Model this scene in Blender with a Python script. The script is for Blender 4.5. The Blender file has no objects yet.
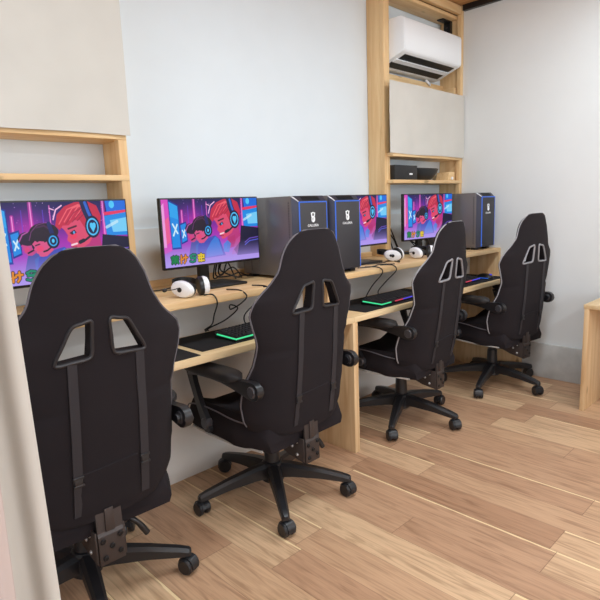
import bpy, bmesh, math, random
import numpy as np
from mathutils import Vector, Matrix
random.seed(4)
sc = bpy.context.scene
COL = sc.collection
PI = math.pi

# ------------------------------------------------------------------ materials
def new_mat(name):
    m = bpy.data.materials.new(name); m.use_nodes = True
    nt = m.node_tree; b = nt.nodes['Principled BSDF']
    return m, nt, b

def N(nt, typ, **kw):
    n = nt.nodes.new(typ)
    for k, v in kw.items(): setattr(n, k, v)
    return n

def math_node(nt, op, a, b=None, c=None):
    n = N(nt, 'ShaderNodeMath', operation=op)
    for i, v in enumerate((a, b, c)):
        if v is None: continue
        if isinstance(v, (int, float)): n.inputs[i].default_value = v
        else: nt.links.new(v, n.inputs[i])
    return n.outputs[0]

def mixc(nt, fac, a, b, blend='MIX'):
    n = N(nt, 'ShaderNodeMix', data_type='RGBA', blend_type=blend)
    for idx, v in ((0, fac), (6, a), (7, b)):
        if isinstance(v, (int, float)): n.inputs[idx].default_value = v
        elif isinstance(v, tuple): n.inputs[idx].default_value = (*v, 1) if len(v) == 3 else v
        else: nt.links.new(v, n.inputs[idx])
    return n.outputs[2]

def ramp(nt, fac, stops):
    r = N(nt, 'ShaderNodeValToRGB')
    els = r.color_ramp.elements
    while len(els) < len(stops): els.new(.5)
    for e, (p, c) in zip(els, stops):
        e.position = p; e.color = (*c, 1)
    nt.links.new(fac, r.inputs[0])
    return r.outputs[0]

def srgb(r, g, b):
    f = lambda c: (c/255/12.92) if c/255 <= .04045 else ((c/255+.055)/1.055)**2.4
    return (f(r), f(g), f(b))

def plain(name, col, rough=.5, metal=0, spec=.5, bump=0, bscale=200, var=0):
    m, nt, b = new_mat(name)
    b.inputs['Base Color'].default_value = (*col, 1)
    b.inputs['Roughness'].default_value = rough
    b.inputs['Metallic'].default_value = metal
    b.inputs['Specular IOR Level'].default_value = spec
    tc = N(nt, 'ShaderNodeTexCoord')
    nz = N(nt, 'ShaderNodeTexNoise'); nz.inputs['Scale'].default_value = bscale
    nz.inputs['Detail'].default_value = 4
    nt.links.new(tc.outputs['Object'], nz.inputs['Vector'])
    if var:
        nz2 = N(nt, 'ShaderNodeTexNoise'); nz2.inputs['Scale'].default_value = 6
        nt.links.new(tc.outputs['Object'], nz2.inputs['Vector'])
        lo = tuple(c*(1-var) for c in col); hi = tuple(min(1, c*(1+var)) for c in col)
        nt.links.new(ramp(nt, nz2.outputs[0], [(.3, lo), (.7, hi)]), b.inputs['Base Color'])
    if bump:
        bp = N(nt, 'ShaderNodeBump'); bp.inputs['Strength'].default_value = bump
        bp.inputs['Distance'].default_value = .002
        nt.links.new(nz.outputs[0], bp.inputs['Height'])
        nt.links.new(bp.outputs[0], b.inputs['Normal'])
    return m

def wood(name, axis, base, dark, knots=True, rough=.55):
    m, nt, b = new_mat(name)
    tc = N(nt, 'ShaderNodeTexCoord')
    mp = N(nt, 'ShaderNodeMapping')
    s = [22, 22, 22]; s[axis] = 1.6
    mp.inputs['Scale'].default_value = s
    nt.links.new(tc.outputs['Object'], mp.inputs['Vector'])
    nz = N(nt, 'ShaderNodeTexNoise'); nz.inputs['Scale'].default_value = 1.3
    nz.inputs['Detail'].default_value = 6; nz.inputs['Distortion'].default_value = .8
    nt.links.new(mp.outputs[0], nz.inputs['Vector'])
    col = ramp(nt, nz.outputs[0], [(.3, dark), (.62, base)])
    nb = N(nt, 'ShaderNodeTexNoise'); nb.inputs['Scale'].default_value = 2.2
    nt.links.new(tc.outputs['Object'], nb.inputs['Vector'])
    col = mixc(nt, math_node(nt, 'MULTIPLY', nb.outputs[0], .35), col, tuple(c*.82 for c in base))
    if knots:
        mk = N(nt, 'ShaderNodeMapping'); k = [14, 14, 14]; k[axis] = 6
        mk.inputs['Scale'].default_value = k
        nt.links.new(tc.outputs['Object'], mk.inputs['Vector'])
        vo = N(nt, 'ShaderNodeTexVoronoi'); vo.inputs['Scale'].default_value = .55
        nt.links.new(mk.outputs[0], vo.inputs['Vector'])
        kn = ramp(nt, vo.outputs['Distance'], [(.07, (1, 1, 1)), (.13, (0, 0, 0))])
        col = mixc(nt, math_node(nt, 'MULTIPLY', kn, .7), col, tuple(c*.35 for c in dark))
    nt.links.new(col, b.inputs['Base Color'])
    b.inputs['Roughness'].default_value = rough
    bp = N(nt, 'ShaderNodeBump'); bp.inputs['Strength'].default_value = .1
    bp.inputs['Distance'].default_value = .001
    nt.links.new(nz.outputs[0], bp.inputs['Height']); nt.links.new(bp.outputs[0], b.inputs['Normal'])
    return m

def floor_mat():
    m, nt, b = new_mat('oak_floor_planks')
    tc = N(nt, 'ShaderNodeTexCoord')
    sp = N(nt, 'ShaderNodeSeparateXYZ'); nt.links.new(tc.outputs['Object'], sp.inputs[0])
    u = math_node(nt, 'DIVIDE', math_node(nt, 'ADD', sp.outputs[0], 10*.1475+.005), .1475)
    row = math_node(nt, 'FLOOR', u)
    fu = math_node(nt, 'FRACT', u)
    wr = N(nt, 'ShaderNodeTexWhiteNoise', noise_dimensions='1D'); nt.links.new(row, wr.inputs['W'])
    v = math_node(nt, 'ADD', math_node(nt, 'DIVIDE', sp.outputs[1], .92), math_node(nt, 'MULTIPLY', wr.outputs['Value'], 7.3))
    cell = math_node(nt, 'FLOOR', v)
    fv = math_node(nt, 'FRACT', v)
    cv = N(nt, 'ShaderNodeCombineXYZ'); nt.links.new(row, cv.inputs[0]); nt.links.new(cell, cv.inputs[1])
    wn = N(nt, 'ShaderNodeTexWhiteNoise', noise_dimensions='2D'); nt.links.new(cv.outputs[0], wn.inputs['Vector'])
    rnd = wn.outputs['Value']
    wn2 = N(nt, 'ShaderNodeSeparateColor'); nt.links.new(wn.outputs['Color'], wn2.inputs[0])
    base = ramp(nt, rnd, [(0, srgb(178, 138, 108)), (.4, srgb(192, 153, 122)), (.75, srgb(203, 166, 132)), (1, srgb(216, 182, 146))])
    # grain, offset per plank
    off = N(nt, 'ShaderNodeVectorMath', operation='MULTIPLY_ADD')
    nt.links.new(wn.outputs['Color'], off.inputs[0]); off.inputs[1].default_value = (9, 9, 9)
    nt.links.new(tc.outputs['Object'], off.inputs[2])
    mp = N(nt, 'ShaderNodeMapping'); mp.inputs['Scale'].default_value = (26, 2.2, 1)
    nt.links.new(off.outputs[0], mp.inputs['Vector'])
    nz = N(nt, 'ShaderNodeTexNoise'); nz.inputs['Scale'].default_value = 1.4
    nz.inputs['Detail'].default_value = 7; nz.inputs['Distortion'].default_value = 1.6
    nt.links.new(mp.outputs[0], nz.inputs['Vector'])
    g = ramp(nt, nz.outputs[0], [(.32, (.60, .54, .50)), (.52, (.97, .96, .95)), (.75, (1.06, 1.05, 1.03))])
    col = mixc(nt, .8, base, g, 'MULTIPLY')
    mp2 = N(nt, 'ShaderNodeMapping'); mp2.inputs['Scale'].default_value = (180, 7, 1)
    nt.links.new(off.outputs[0], mp2.inputs['Vector'])
    nf = N(nt, 'ShaderNodeTexNoise'); nf.inputs['Scale'].default_value = 1; nf.inputs['Detail'].default_value = 3
    nt.links.new(mp2.outputs[0], nf.inputs['Vector'])
    gf = ramp(nt, nf.outputs[0], [(.3, (.84, .82, .8)), (.6, (1.03, 1.03, 1.03))])
    col = mixc(nt, .7, col, gf, 'MULTIPLY')
    # knots
    mk = N(nt, 'ShaderNodeMapping'); mk.inputs['Scale'].default_value = (13, 5, 1)
    nt.links.new(off.outputs[0], mk.inputs['Vector'])
    vo = N(nt, 'ShaderNodeTexVoronoi'); vo.inputs['Scale'].default_value = .45
    nt.links.new(mk.outputs[0], vo.inputs['Vector'])
    kn = ramp(nt, vo.outputs['Distance'], [(.02, (1, 1, 1)), (.12, (0, 0, 0))])
    col = mixc(nt, math_node(nt, 'MULTIPLY', kn, .55), col, srgb(110, 70, 45))
    # sapwood stripe along one edge of some planks
    sap = math_node(nt, 'GREATER_THAN', math_node(nt, 'ADD', fu, math_node(nt, 'MULTIPLY', nz.outputs[0], .07)), .975)
    sel = math_node(nt, 'GREATER_THAN', wn2.outputs[1], .6)
    col = mixc(nt, math_node(nt, 'MULTIPLY', math_node(nt, 'MULTIPLY', sap, sel), .85), col, srgb(240, 214, 168))
    # joints
    e1 = math_node(nt, 'LESS_THAN', fu, .012)
    e2 = math_node(nt, 'LESS_THAN', fv, .0028)
    jn = math_node(nt, 'MAXIMUM', e1, e2)
    col = mixc(nt, math_node(nt, 'MULTIPLY', jn, .55), col, srgb(98, 66, 44))
    nt.links.new(col, b.inputs['Base Color'])
    rr = N(nt, 'ShaderNodeMapRange'); nt.links.new(nz.outputs[0], rr.inputs[0])
    rr.inputs['To Min'].default_value = .42; rr.inputs['To Max'].default_value = .56
    nt.links.new(rr.outputs[0], b.inputs['Roughness'])
    b.inputs['Specular IOR Level'].default_value = .4
    bp = N(nt, 'ShaderNodeBump'); bp.inputs['Strength'].default_value = .15; bp.inputs['Distance'].default_value = .0006
    nt.links.new(nf.outputs[0], bp.inputs['Height']); nt.links.new(bp.outputs[0], b.inputs['Normal'])
    return m

def concrete_mat():
    m, nt, b = new_mat('concrete')
    tc = N(nt, 'ShaderNodeTexCoord')
    n1 = N(nt, 'ShaderNodeTexNoise'); n1.inputs['Scale'].default_value = 5; n1.inputs['Detail'].default_value = 8
    nt.links.new(tc.outputs['Object'], n1.inputs['Vector'])
    nt.links.new(ramp(nt, n1.outputs[0], [(.3, srgb(172, 170, 167)), (.7, srgb(212, 211, 208))]), b.inputs['Base Color'])
    b.inputs['Roughness'].default_value = .85
    return m

def emit(name, col, strength=1.0):
    m, nt, b = new_mat(name)
    b.inputs['Base Color'].default_value = (.02, .02, .02, 1)
    b.inputs['Emission Color'].default_value = (*col, 1)
    b.inputs['Emission Strength'].default_value = strength
    return m

PB, PD = srgb(238, 204, 154), srgb(218, 174, 120)
M = {}
M['pine_x'] = wood('pine_grain_x', 0, PB, PD)
M['pine_y'] = wood('pine_grain_y', 1, PB, PD)
M['pine_z'] = wood('pine_grain_z', 2, PB, PD)
M['ply'] = wood('pale_plywood', 0, srgb(232, 204, 160), srgb(214, 178, 130), knots=False)
M['ply_edge'] = wood('panel_wood', 2, srgb(226, 194, 150), srgb(198, 156, 110))
M['ceil'] = wood('ceiling_boards', 1, srgb(200, 150, 98), srgb(170, 120, 74))
M['floor'] = floor_mat()
M['wall_cool'] = plain('white_paint_cool', srgb(222, 230, 235), .9, var=.01)
M['wall_low_shade'] = plain('grey_white_shade', srgb(224, 225, 225), .85, var=.02)  # slightly greyer tone, soft wall shade put into the colour
M['wall_warm'] = plain('white_paint_warm', srgb(226, 228, 228), .9, var=.01)
M['apron'] = plain('off_white_board', srgb(228, 224, 219), .9, var=.02)
M['concrete'] = concrete_mat()
M['cloth'] = plain('cream_canvas', srgb(204, 200, 192), .95, bump=.25, bscale=900, var=.03)
M['cloth_tan'] = plain('curtain_hem', srgb(214, 200, 172), .95, bump=.2, bscale=900)
M['pink'] = plain('pale_pink_cloth', srgb(194, 178, 172), .95, bump=.2, bscale=900)
M['fabric'] = plain('black_chair_fabric', srgb(33, 28, 31), .95, spec=.25, bump=.35, bscale=1400, var=.06)
M['strap'] = plain('black_webbing', srgb(43, 39, 43), .7, spec=.4, bump=.3, bscale=900)
M['plastic'] = plain('black_plastic', srgb(30, 29, 32), .38)
M['pad'] = plain('black_arm_pad', srgb(32, 30, 32), .55, bump=.1, bscale=600)
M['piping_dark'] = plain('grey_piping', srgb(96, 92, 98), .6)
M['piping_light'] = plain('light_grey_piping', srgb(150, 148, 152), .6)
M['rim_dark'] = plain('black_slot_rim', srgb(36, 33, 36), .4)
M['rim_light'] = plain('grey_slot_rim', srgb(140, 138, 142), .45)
M['cap'] = plain('grey_arm_cap', srgb(62, 60, 64), .35)
M['steel'] = plain('dark_painted_steel', srgb(66, 58, 56), .45, metal=.4)
M['chrome'] = plain('zinc_bolt', srgb(210, 210, 214), .3, metal=.9)
M['bolt'] = plain('black_bolt', srgb(28, 28, 30), .35, metal=.5)
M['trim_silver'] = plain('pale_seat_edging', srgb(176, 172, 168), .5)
M['case'] = plain('dark_case_metal', srgb(116, 112, 112), .36, metal=.35)
M['case_front'] = plain('black_case_front', srgb(52, 50, 54), .55, bump=.1, bscale=700)
M['case_cham'] = plain('case_dark_bevel', srgb(60, 60, 74), .3, metal=.4)
M['case_line'] = plain('case_groove', srgb(60, 57, 58), .5)
M['case_silver'] = plain('case_silver_edge', srgb(226, 228, 234), .3, metal=.3)
M['led_blue'] = emit('blue_led', srgb(40, 104, 220), 1.0)
M['led_green'] = emit('green_led', srgb(60, 225, 150), 1.0)
M['led_red'] = emit('red_led', srgb(215, 60, 90), .9)
M['led_violet'] = emit('violet_led', srgb(80, 70, 235), .9)
M['white_pl'] = plain('white_plastic', srgb(240, 240, 242), .35)
M['ac'] = plain('white_aircon_plastic', srgb(240, 243, 246), .4)
M['black'] = plain('black_gloss_plastic', srgb(18, 18, 20), .4)
M['mat'] = plain('black_desk_mat', srgb(36, 34, 36), .9, spec=.25, bump=.15, bscale=900)
M['key'] = plain('black_keycap', srgb(42, 40, 44), .5)
M['cable'] = plain('black_cable', srgb(22, 20, 20), .5)
M['lamp_body'] = plain('white_lamp_metal', srgb(235, 235, 235), .5)

# ------------------------------------------------------------------ mesh helpers
class MB:
    def __init__(s): s.bm = bmesh.new()
    def box(s, x0, x1, y0, y1, z0, z1, bev=0.0, seg=2, mi=0, mat=None):
        t = bmesh.new()
        bmesh.ops.create_cube(t, size=1)
        for v in t.verts:
            v.co = Vector(((x0+x1)/2+v.co.x*(x1-x0), (y0+y1)/2+v.co.y*(y1-y0), (z0+z1)/2+v.co.z*(z1-z0)))
        if bev: bmesh.ops.bevel(t, geom=t.edges[:], offset=bev, segments=seg, affect='EDGES', profile=.5)
        s.join(t, mi, mat); return s
    def join(s, t, mi=0, mat=None):
        if mat is not None: bmesh.ops.transform(t, matrix=mat, verts=t.verts[:])
        vm = {v: s.bm.verts.new(v.co) for v in t.verts}
        for f in t.faces:
            try:
                nf = s.bm.faces.new([vm[v] for v in f.verts]); nf.material_index = mi
            except ValueError: pass
        t.free()
    def loft(s, loops, cap=True, closed=True, mi=0):
        rows = [[s.bm.verts.new(Vector(p)) for p in L] for L in loops]
        n = len(rows[0])
        for a, b in zip(rows, rows[1:]):
            for i in range(n if closed else n-1):
                f = s.bm.faces.new((a[i], a[(i+1) % n], b[(i+1) % n], b[i])); f.material_index = mi
        if cap and closed:
            f = s.bm.faces.new(rows[0][::-1]); f.material_index = mi
            f = s.bm.faces.new(rows[-1]); f.material_index = mi
        return s
    def tube(s, pts, r, n=8, smooth=0, closed=False, mi=0):
        P = [Vector(p) for p in pts]
        if smooth: P = catmull(P, smooth, closed)
        m = len(P); loops = []
        R = r if isinstance(r, (list, tuple)) else None
        up = Vector((0, 0, 1)); prev = None
        for i, p in enumerate(P):
            a = P[(i-1) % m] if (closed or i > 0) else P[i]
            b = P[(i+1) % m] if (closed or i < m-1) else P[i]
            t = (b-a).normalized()
            if prev is None:
                q = up if abs(t.dot(up)) < .95 else Vector((1, 0, 0))
                u = t.cross(q).normalized()
            else:
                u = (prev - t*prev.dot(t)).normalized()
            prev = u; w = t.cross(u)
            rr = R[min(len(R)-1, int(i*len(R)/m))] if R else r
            loops.append([p+(u*math.cos(2*PI*k/n)+w*math.sin(2*PI*k/n))*rr for k in range(n)])
        if closed: loops.append(loops[0])
        return s.loft(loops, cap=not closed, mi=mi)
    def cyl(s, p0, p1, r0, r1=None, n=24, mi=0, bev=0):
        r1 = r0 if r1 is None else r1
        p0, p1 = Vector(p0), Vector(p1); t = (p1-p0).normalized()
        q = Vector((0, 0, 1)) if abs(t.z) < .9 else Vector((1, 0, 0))
        u = t.cross(q).normalized(); w = t.cross(u)
        ring = lambda p, r: [p+(u*math.cos(2*PI*k/n)+w*math.sin(2*PI*k/n))*r for k in range(n)]
        if bev: L = [ring(p0, r0-bev), ring(p0+t*bev, r0), ring(p1-t*bev, r1), ring(p1, r1-bev)]
        else: L = [ring(p0, r0), ring(p1, r1)]
        return s.loft(L, mi=mi)
    def prism(s, poly, axis, a, b, bev=0, mi=0):
        # poly in the two other axes, extruded along axis from a to b
        def mk(p, h):
            c = list(p); c.insert(axis, h); return Vector(c)
        t = bmesh.new()
        lo = [t.verts.new(mk(p, a)) for p in poly]; hi = [t.verts.new(mk(p, b)) for p in poly]
        n = len(poly)
        t.faces.new(lo[::-1]); t.faces.new(hi)
        for i in range(n): t.faces.new((lo[i], lo[(i+1) % n], hi[(i+1) % n], hi[i]))
        if bev: bmesh.ops.bevel(t, geom=t.edges[:], offset=bev, segments=2, affect='EDGES', profile=.5)
        s.join(t, mi); return s
    def ball(s, c, rx, ry, rz, n=20, mi=0, mat=None):
        t = bmesh.new(); bmesh.ops.create_uvsphere(t, u_segments=n, v_segments=n//2+2, radius=1)
        for v in t.verts: v.co = Vector((v.co.x*rx, v.co.y*ry, v.co.z*rz))
        if mat is not None: bmesh.ops.transform(t, matrix=mat, verts=t.verts[:])
        bmesh.ops.translate(t, vec=Vector(c), verts=t.verts[:])
        s.join(t, mi); return s
    def build(s, name, mats, parent=None, world=True, smooth=40):
        bm = s.bm
        bmesh.ops.recalc_face_normals(bm, faces=bm.faces[:])
        if parent is not None and world:
            off = world_loc(parent)
            bmesh.ops.translate(bm, vec=-off, verts=bm.verts[:])
        me = bpy.data.meshes.new(name); bm.to_mesh(me); bm.free()
        mats = mats if isinstance(mats, (list, tuple)) else [mats]
        for m in mats: me.materials.append(M[m] if isinstance(m, str) else m)
        if smooth:
            for p in me.polygons: p.use_smooth = True
            me.set_sharp_from_angle(angle=math.radians(smooth))
        o = bpy.data.objects.new(name, me); COL.objects.link(o)
        if parent is not None: o.parent = parent
        return o

def world_loc(o):
    v = Vector((0, 0, 0))
    while o is not None: v += o.location; o = o.parent
    return v

def catmull(P, k, closed=False):
    out = []; m = len(P); segs = m if closed else m-1
    g = lambda i: P[i % m] if closed else P[max(0, min(m-1, i))]
    for i in range(segs):
        a, b, c, d = g(i-1), g(i), g(i+1), g(i+2)
        for j in range(k):
            t = j/k
            out.append(.5*((2*b)+(c-a)*t+(2*a-5*b+4*c-d)*t*t+(3*b-a-3*c+d)*t**3))
    if not closed: out.append(P[-1])
    return out

def empty(name, loc, rz=0):
    o = bpy.data.objects.new(name, None); COL.objects.link(o)
    o.location = loc; o.rotation_euler = (0, 0, rz); o.empty_display_size = .1
    return o

def tag(o, label, cat, group=None):
    o['label'] = label; o['category'] = cat
    if group: o['group'] = group
    return o

def struct(o, label=None):
    o['kind'] = 'structure'
    if label: o['label'] = label
    return o

def copy_tree(o, parent=None):
    c = o.copy(); COL.objects.link(c); c.parent = parent
    for ch in list(o.children): copy_tree(ch, c)
    return c

# ------------------------------------------------------------------ setting
XL_, XR_, YF, YB, H = -3.6, 1.7536, -5.2, 0.0, 2.56
def st(name, mat, *b, bev=0):
    return struct(MB().box(*b, bev=bev).build(name, mat))
st('floor', 'floor', XL_-.1, XR_+.1, YF-.1, YB+.1, -.08, 0)
st('ceiling', 'ceil', XL_-.1, XR_+.1, YF-.1, YB+.1, H, H+.08)
st('wall_back', 'wall_cool', XL_-.1, XR_+.1, 0, .1, 0, H)
st('wall_right', 'wall_warm', XR_, XR_+.1, YF, 0, 0, H)
WY0, WY1 = -3.7, -1.0
wl = MB()
wl.box(XL_-.1, XL_, YF, 0, 0, .8); wl.box(XL_-.1, XL_, YF, 0, 2.3, H)
wl.box(XL_-.1, XL_, YF, WY0, .8, 2.3); wl.box(XL_-.1, XL_, WY1, 0, .8, 2.3)
struct(wl.build('wall_left', 'wall_warm'))
w2 = MB()
for a, b, c_, d in ((WY0, WY1, .8, .85), (WY0, WY1, 2.25, 2.3), (WY0, WY0+.05, .85, 2.25), (WY1-.05, WY1, .85, 2.25), (-2.375, -2.325, .85, 2.25)):
    w2.box(XL_-.07, XL_-.02, a, b, c_, d)
struct(w2.build('window_2', 'lamp_body'))
wf = MB()
WX0, WX1, WZ0, WZ1 = -3.0, 1.2, .75, 2.25
wf.box(XL_-.1, XR_+.1, YF-.1, YF, 0, WZ0); wf.box(XL_-.1, XR_+.1, YF-.1, YF, WZ1, H)
wf.box(XL_-.1, WX0, YF-.1, YF, WZ0, WZ1); wf.box(WX1, XR_+.1, YF-.1, YF, WZ0, WZ1)
struct(wf.build('wall_front', 'wall_warm'))
wn_ = MB()
for a, b, c_, d in ((WX0, WX1, WZ0, WZ0+.05), (WX0, WX1, WZ1-.05, WZ1), (WX0, WX0+.05, WZ0+.05, WZ1-.05), (WX1-.05, WX1, WZ0+.05, WZ1-.05), (-1.625, -1.575, WZ0+.05, WZ1-.05), (-.225, -.175, WZ0+.05, WZ1-.05)):
    wn_.box(a, b, YF-.07, YF-.02, c_, d)
struct(wn_.build('window_1', 'lamp_body'))
st('wall_shade_band', 'wall_low_shade', XL_, XR_, -.008, 0, .89, 1.15)['label'] = 'soft shade on the lower back wall, added as a greyer band'  # added band, soft shade behind the monitors painted as a greyer wall tone
st('trim_2', 'black', XR_-.03, XR_, YF, -.185, 2.522, 2.56)['label'] = 'black strip where right wall meets ceiling'
st('baseboard_right', 'concrete', XR_-.022, XR_, YF, -.672, 0, .236, bev=.003)

# ------------------------------------------------------------------ desk
desk = tag(empty('computer_desk', (0, -.35, 0)),
    'long two level pine computer desk built along the back wall', 'desk')
DL = -1.80
MB().box(DL, 1.752, -.489, -.01, .8556, .885, bev=.003).build('monitor_shelf', 'pine_x', desk)
MB().box(DL, -.0005, -.596, -.265, .662, .69, bev=.002).build('keyboard_shelf', 'ply', desk)
MB().box(.0005, 1.728, -.596, -.265, .662, .69, bev=.002).build('keyboard_shelf', 'ply', desk)
MB().box(-.016, .02, -.60, -.18, 0, .662, bev=.002).build('side_panel', 'ply_edge', desk)
MB().box(-.016, .02, -.44, -.18, .69, .8556, bev=.002).build('side_panel', 'ply_edge', desk)
MB().box(1.728, 1.752, -.67, -.01, 0, .662, bev=.002).build('side_panel', 'ply_edge', desk)
MB().box(1.728, 1.752, -.489, -.01, .664, .8556, bev=.002).build('side_panel', 'ply_edge', desk)
MB().box(DL, DL+.03, -.59, -.01, 0, .662, bev=.002).build('side_panel', 'ply_edge', desk)
MB().box(DL, 1.728, -.264, -.252, .64, .8556).build('apron', 'apron', desk)
MB().box(DL, -.016, -.175, -.16, 0, .84).build('back_panel', 'apron', desk)
MB().box(.02, 1.728, -.115, -.10, 0, .84).build('back_panel', 'apron', desk)
MB().box(-.866, .866, -.035, -.008, .885, .915, bev=.004).build('rear_rail', 'pine_x', desk)

# ------------------------------------------------------------------ shelf bays
DU = .1665
def bay(name, x0, x1, label, zs, pw, d0):
    e = tag(empty(name, ((x0+x1)/2, -.09, .885)), label, 'shelf')
    for a, b, d in ((x0, x0+.018, d0), (x1-.018, x1, DU)):
        MB().box(a, b, -d+.02, -.002, .886, H-.005, bev=.002).build('side_board', 'pine_z', e)
    for a, b, d in ((x0, x0+pw, d0), (x1-.036, x1, DU)):
        MB().box(a, b, -d-.012, -d+.0195, .886, H-.005, bev=.002).build('post', 'pine_z', e)
    for z in zs:
        MB().box(x0+.02, x1-.002, -DU-.016, -.004, z, z+.022, bev=.002).build('shelf_board', 'pine_x', e)
    MB().box(x0+pw+.0005, x1-.0365, -DU-.01, -DU+.022, 2.50, 2.554, bev=.002).build('top_beam', 'pine_x', e)
    MB().box(x0+.0185, x1-.0185, -DU+.023, -.003, 2.474, 2.496, bev=.002).build('top_board', 'pine_x', e)
    return e
right_bay = bay('shelf_unit', .880, 1.752, 'open pine shelf unit in the far corner holding the air conditioner', (1.347, 1.513), .056, .12)
MB().box(.895, 1.733, -.03, -.003, 1.99, 2.05, bev=.003).build('rear_rail', 'pine_x', right_bay)
MB().box(1.70, 1.733, -.14, -.035, 1.975, 2.02, bev=.003).build('cross_brace', 'pine_y', right_bay)
bk = MB(); bk.box(1.70, 1.7325, -.10, -.05, 2.33, 2.472, bev=.001); bk.box(1.61, 1.732, -.10, -.05, 2.466, 2.4735, bev=.001)
bk = bk.build('steel_bracket', 'black', right_bay)
for z in (2.37, 2.43): MB().cyl((1.70, -.075, z), (1.696, -.075, z), .006, n=12).build('screw', 'steel', bk)
left_bay = bay('shelf_unit', -1.80, -.882, 'open pine shelf unit above the left monitor', (1.350, 1.508), .036, DU)

def hanging_cloth(name, x0, x1, z0, z1, y, label, seed, amp=.006):
    rnd = random.Random(seed); ph = [rnd.uniform(0, 6) for _ in range(6)]
    nx, nz = 60, 50; front = []; back = []
    for j in range(nz+1):
        for_row = []; z = z0+(z1-z0)*j/nz; rb = []
        for i in range(nx+1):
            x = x0+(x1-x0)*i/nx; a = i/nx
            low = (1-j/nz)
            d = amp*(math.sin(9*a+ph[0])*.6+math.sin(17*a+3*low+ph[1])*.35+math.sin(5*low+7*a+ph[2])*.4+math.sin(31*a+ph[3]-6*low)*.12)
            d += amp*.5*math.sin(22*(a+low*.7)+ph[4])*max(0, low-.6)
            sag = .002*math.sin(a*PI*3+ph[5])*low**3
            for_row.append((x, y-abs(amp)*1.2+d, z+sag)); rb.append((x, y-abs(amp)*1.2+d+.0015, z+sag))
        front.append(for_row); back.append(rb)
    mb = MB()
    loops = [f+b[::-1] for f, b in zip(front, back)]
    mb.loft(loops)
    o = mb.build(name, 'cloth', smooth=60)
    tag(o, label, 'cloth')
    return o
hanging_cloth('hanging_cloth', -1.80, -.874, 1.524, 2.46, -DU-.021, 'cream canvas cloth hanging over the top of the left shelf unit', 3)
hanging_cloth('hanging_cloth',   .862, 1.749, 1.529, 1.958, -DU-.019, 'short cream cloth hanging below the air conditioner', 8, amp=.004)

# air conditioner
ax0, ax1 = .938, 1.612
ac = tag(empty('air_conditioner', ((ax0+ax1)/2, 0, 2.05)), 'white wall mounted air conditioner high in the corner shelf unit', 'air conditioner')
body = [(-.004, 2.328), (-.215, 2.328), (-.236, 2.315), (-.24, 2.30), (-.24, 2.135), (-.228, 2.124), (-.06, 2.064), (-.004, 2.064)]
MB().prism(body, 0, ax0, ax1, bev=.004).build('housing', 'ac', ac)
MB().prism([(-.2405, 2.302), (-.243, 2.299), (-.243, 2.14), (-.2405, 2.137)], 0, ax0+.006, ax1-.006).build('front_panel', 'ac', ac)
def on_slope(t, o=0):   # point on the sloped underside
    a, b = Vector((-.228, 2.124)), Vector((-.06, 2.064)); d = (b-a); n = Vector((d.y, -d.x)).normalized()
    if n.y > 0: n = -n
    p = a+d*t+n*o; return (p.x, p.y)
def slat(t0, t1, o0, o1, x0, x1, name, mat, par):
    MB().prism([on_slope(t0, o0), on_slope(t1, o0), on_slope(t1, o1), on_slope(t0, o1)], 0, x0, x1).build(name, mat, par)
slat(.10, .40, .001, -.002, ax0+.05, ax1-.04, 'outlet_slot', 'black', ac)
slat(.58, .90, .001, -.002, ax0+.03, ax1-.04, 'outlet_slot', 'black', ac)
slat(.40, .58, .006, -.002, ax0+.03, ax1-.03, 'louver', 'ac', ac)
MB().tube([(1.50, -.03, 2.066), (1.52, -.04, 2.045), (1.545, -.035, 2.035), (1.56, -.02, 2.05)], .008, smooth=5).build('drain_pipe', 'white_pl', ac)

# items on the right shelf
t = tag(empty('router_box', (1.06, -.09, 1.3702)), 'black rectangular box on the right shelf next to the pine post', 'box')
MB().box(.940, 1.192, -.165, -.03, 1.3702, 1.462, bev=.004).build('body', 'black', t)
MB().box(1.10, 1.135, -.1665, -.164, 1.402, 1.412).build('badge', 'white_pl', t)
t = tag(empty('black_tray', (1.33, -.09, 1.3702)), 'black sloping dish on the right shelf beside the black box', 'tray')
mb = MB()
loops = []
for k, (zz, sx, sy) in enumerate([(1.3702, .085, .04), (1.385, .11, .05), (1.42, .15, .065), (1.446, .17, .07), (1.45, .16, .066), (1.43, .14, .06)]):
    loops.append([(1.335+sx*math.copysign(abs(math.cos(a))**.6, math.cos(a)), -.095+sy*math.copysign(abs(math.sin(a))**.6, math.sin(a)), zz) for a in [2*PI*i/32 for i in range(32)]])
mb.loft(loops); mb.build('bowl', 'black', t)
t = tag(empty('wooden_block', (1.65, -.09, 1.3702)), 'small wooden block at the right end of the right shelf', 'block')
MB().prism([(1.60, 1.3702), (1.70, 1.3702), (1.70, 1.43), (1.625, 1.43)], 1, -.15, -.05, bev=.002).build('block', 'pine_x', t)
MB().cyl((1.655, -.151, 1.385), (1.655, -.158, 1.385), .011, n=16).build('peg', 'white_pl', t)

# ------------------------------------------------------------------ low table, right edge
tb = tag(empty('side_table', (1.5, -1.9, 0)), 'low pale wooden table against the right wall', 'table')
MB().box(1.262, 1.73, -2.75, -1.212, .598, .622, bev=.002).build('tabletop', 'ply', tb)
MB().box(1.262, 1.73, -1.242, -1.216, 0, .598, bev=.002).build('side_panel', 'ply_edge', tb)
MB().box(1.262, 1.73, -2.745, -2.72, 0, .598, bev=.002).build('side_panel', 'ply_edge', tb)

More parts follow.
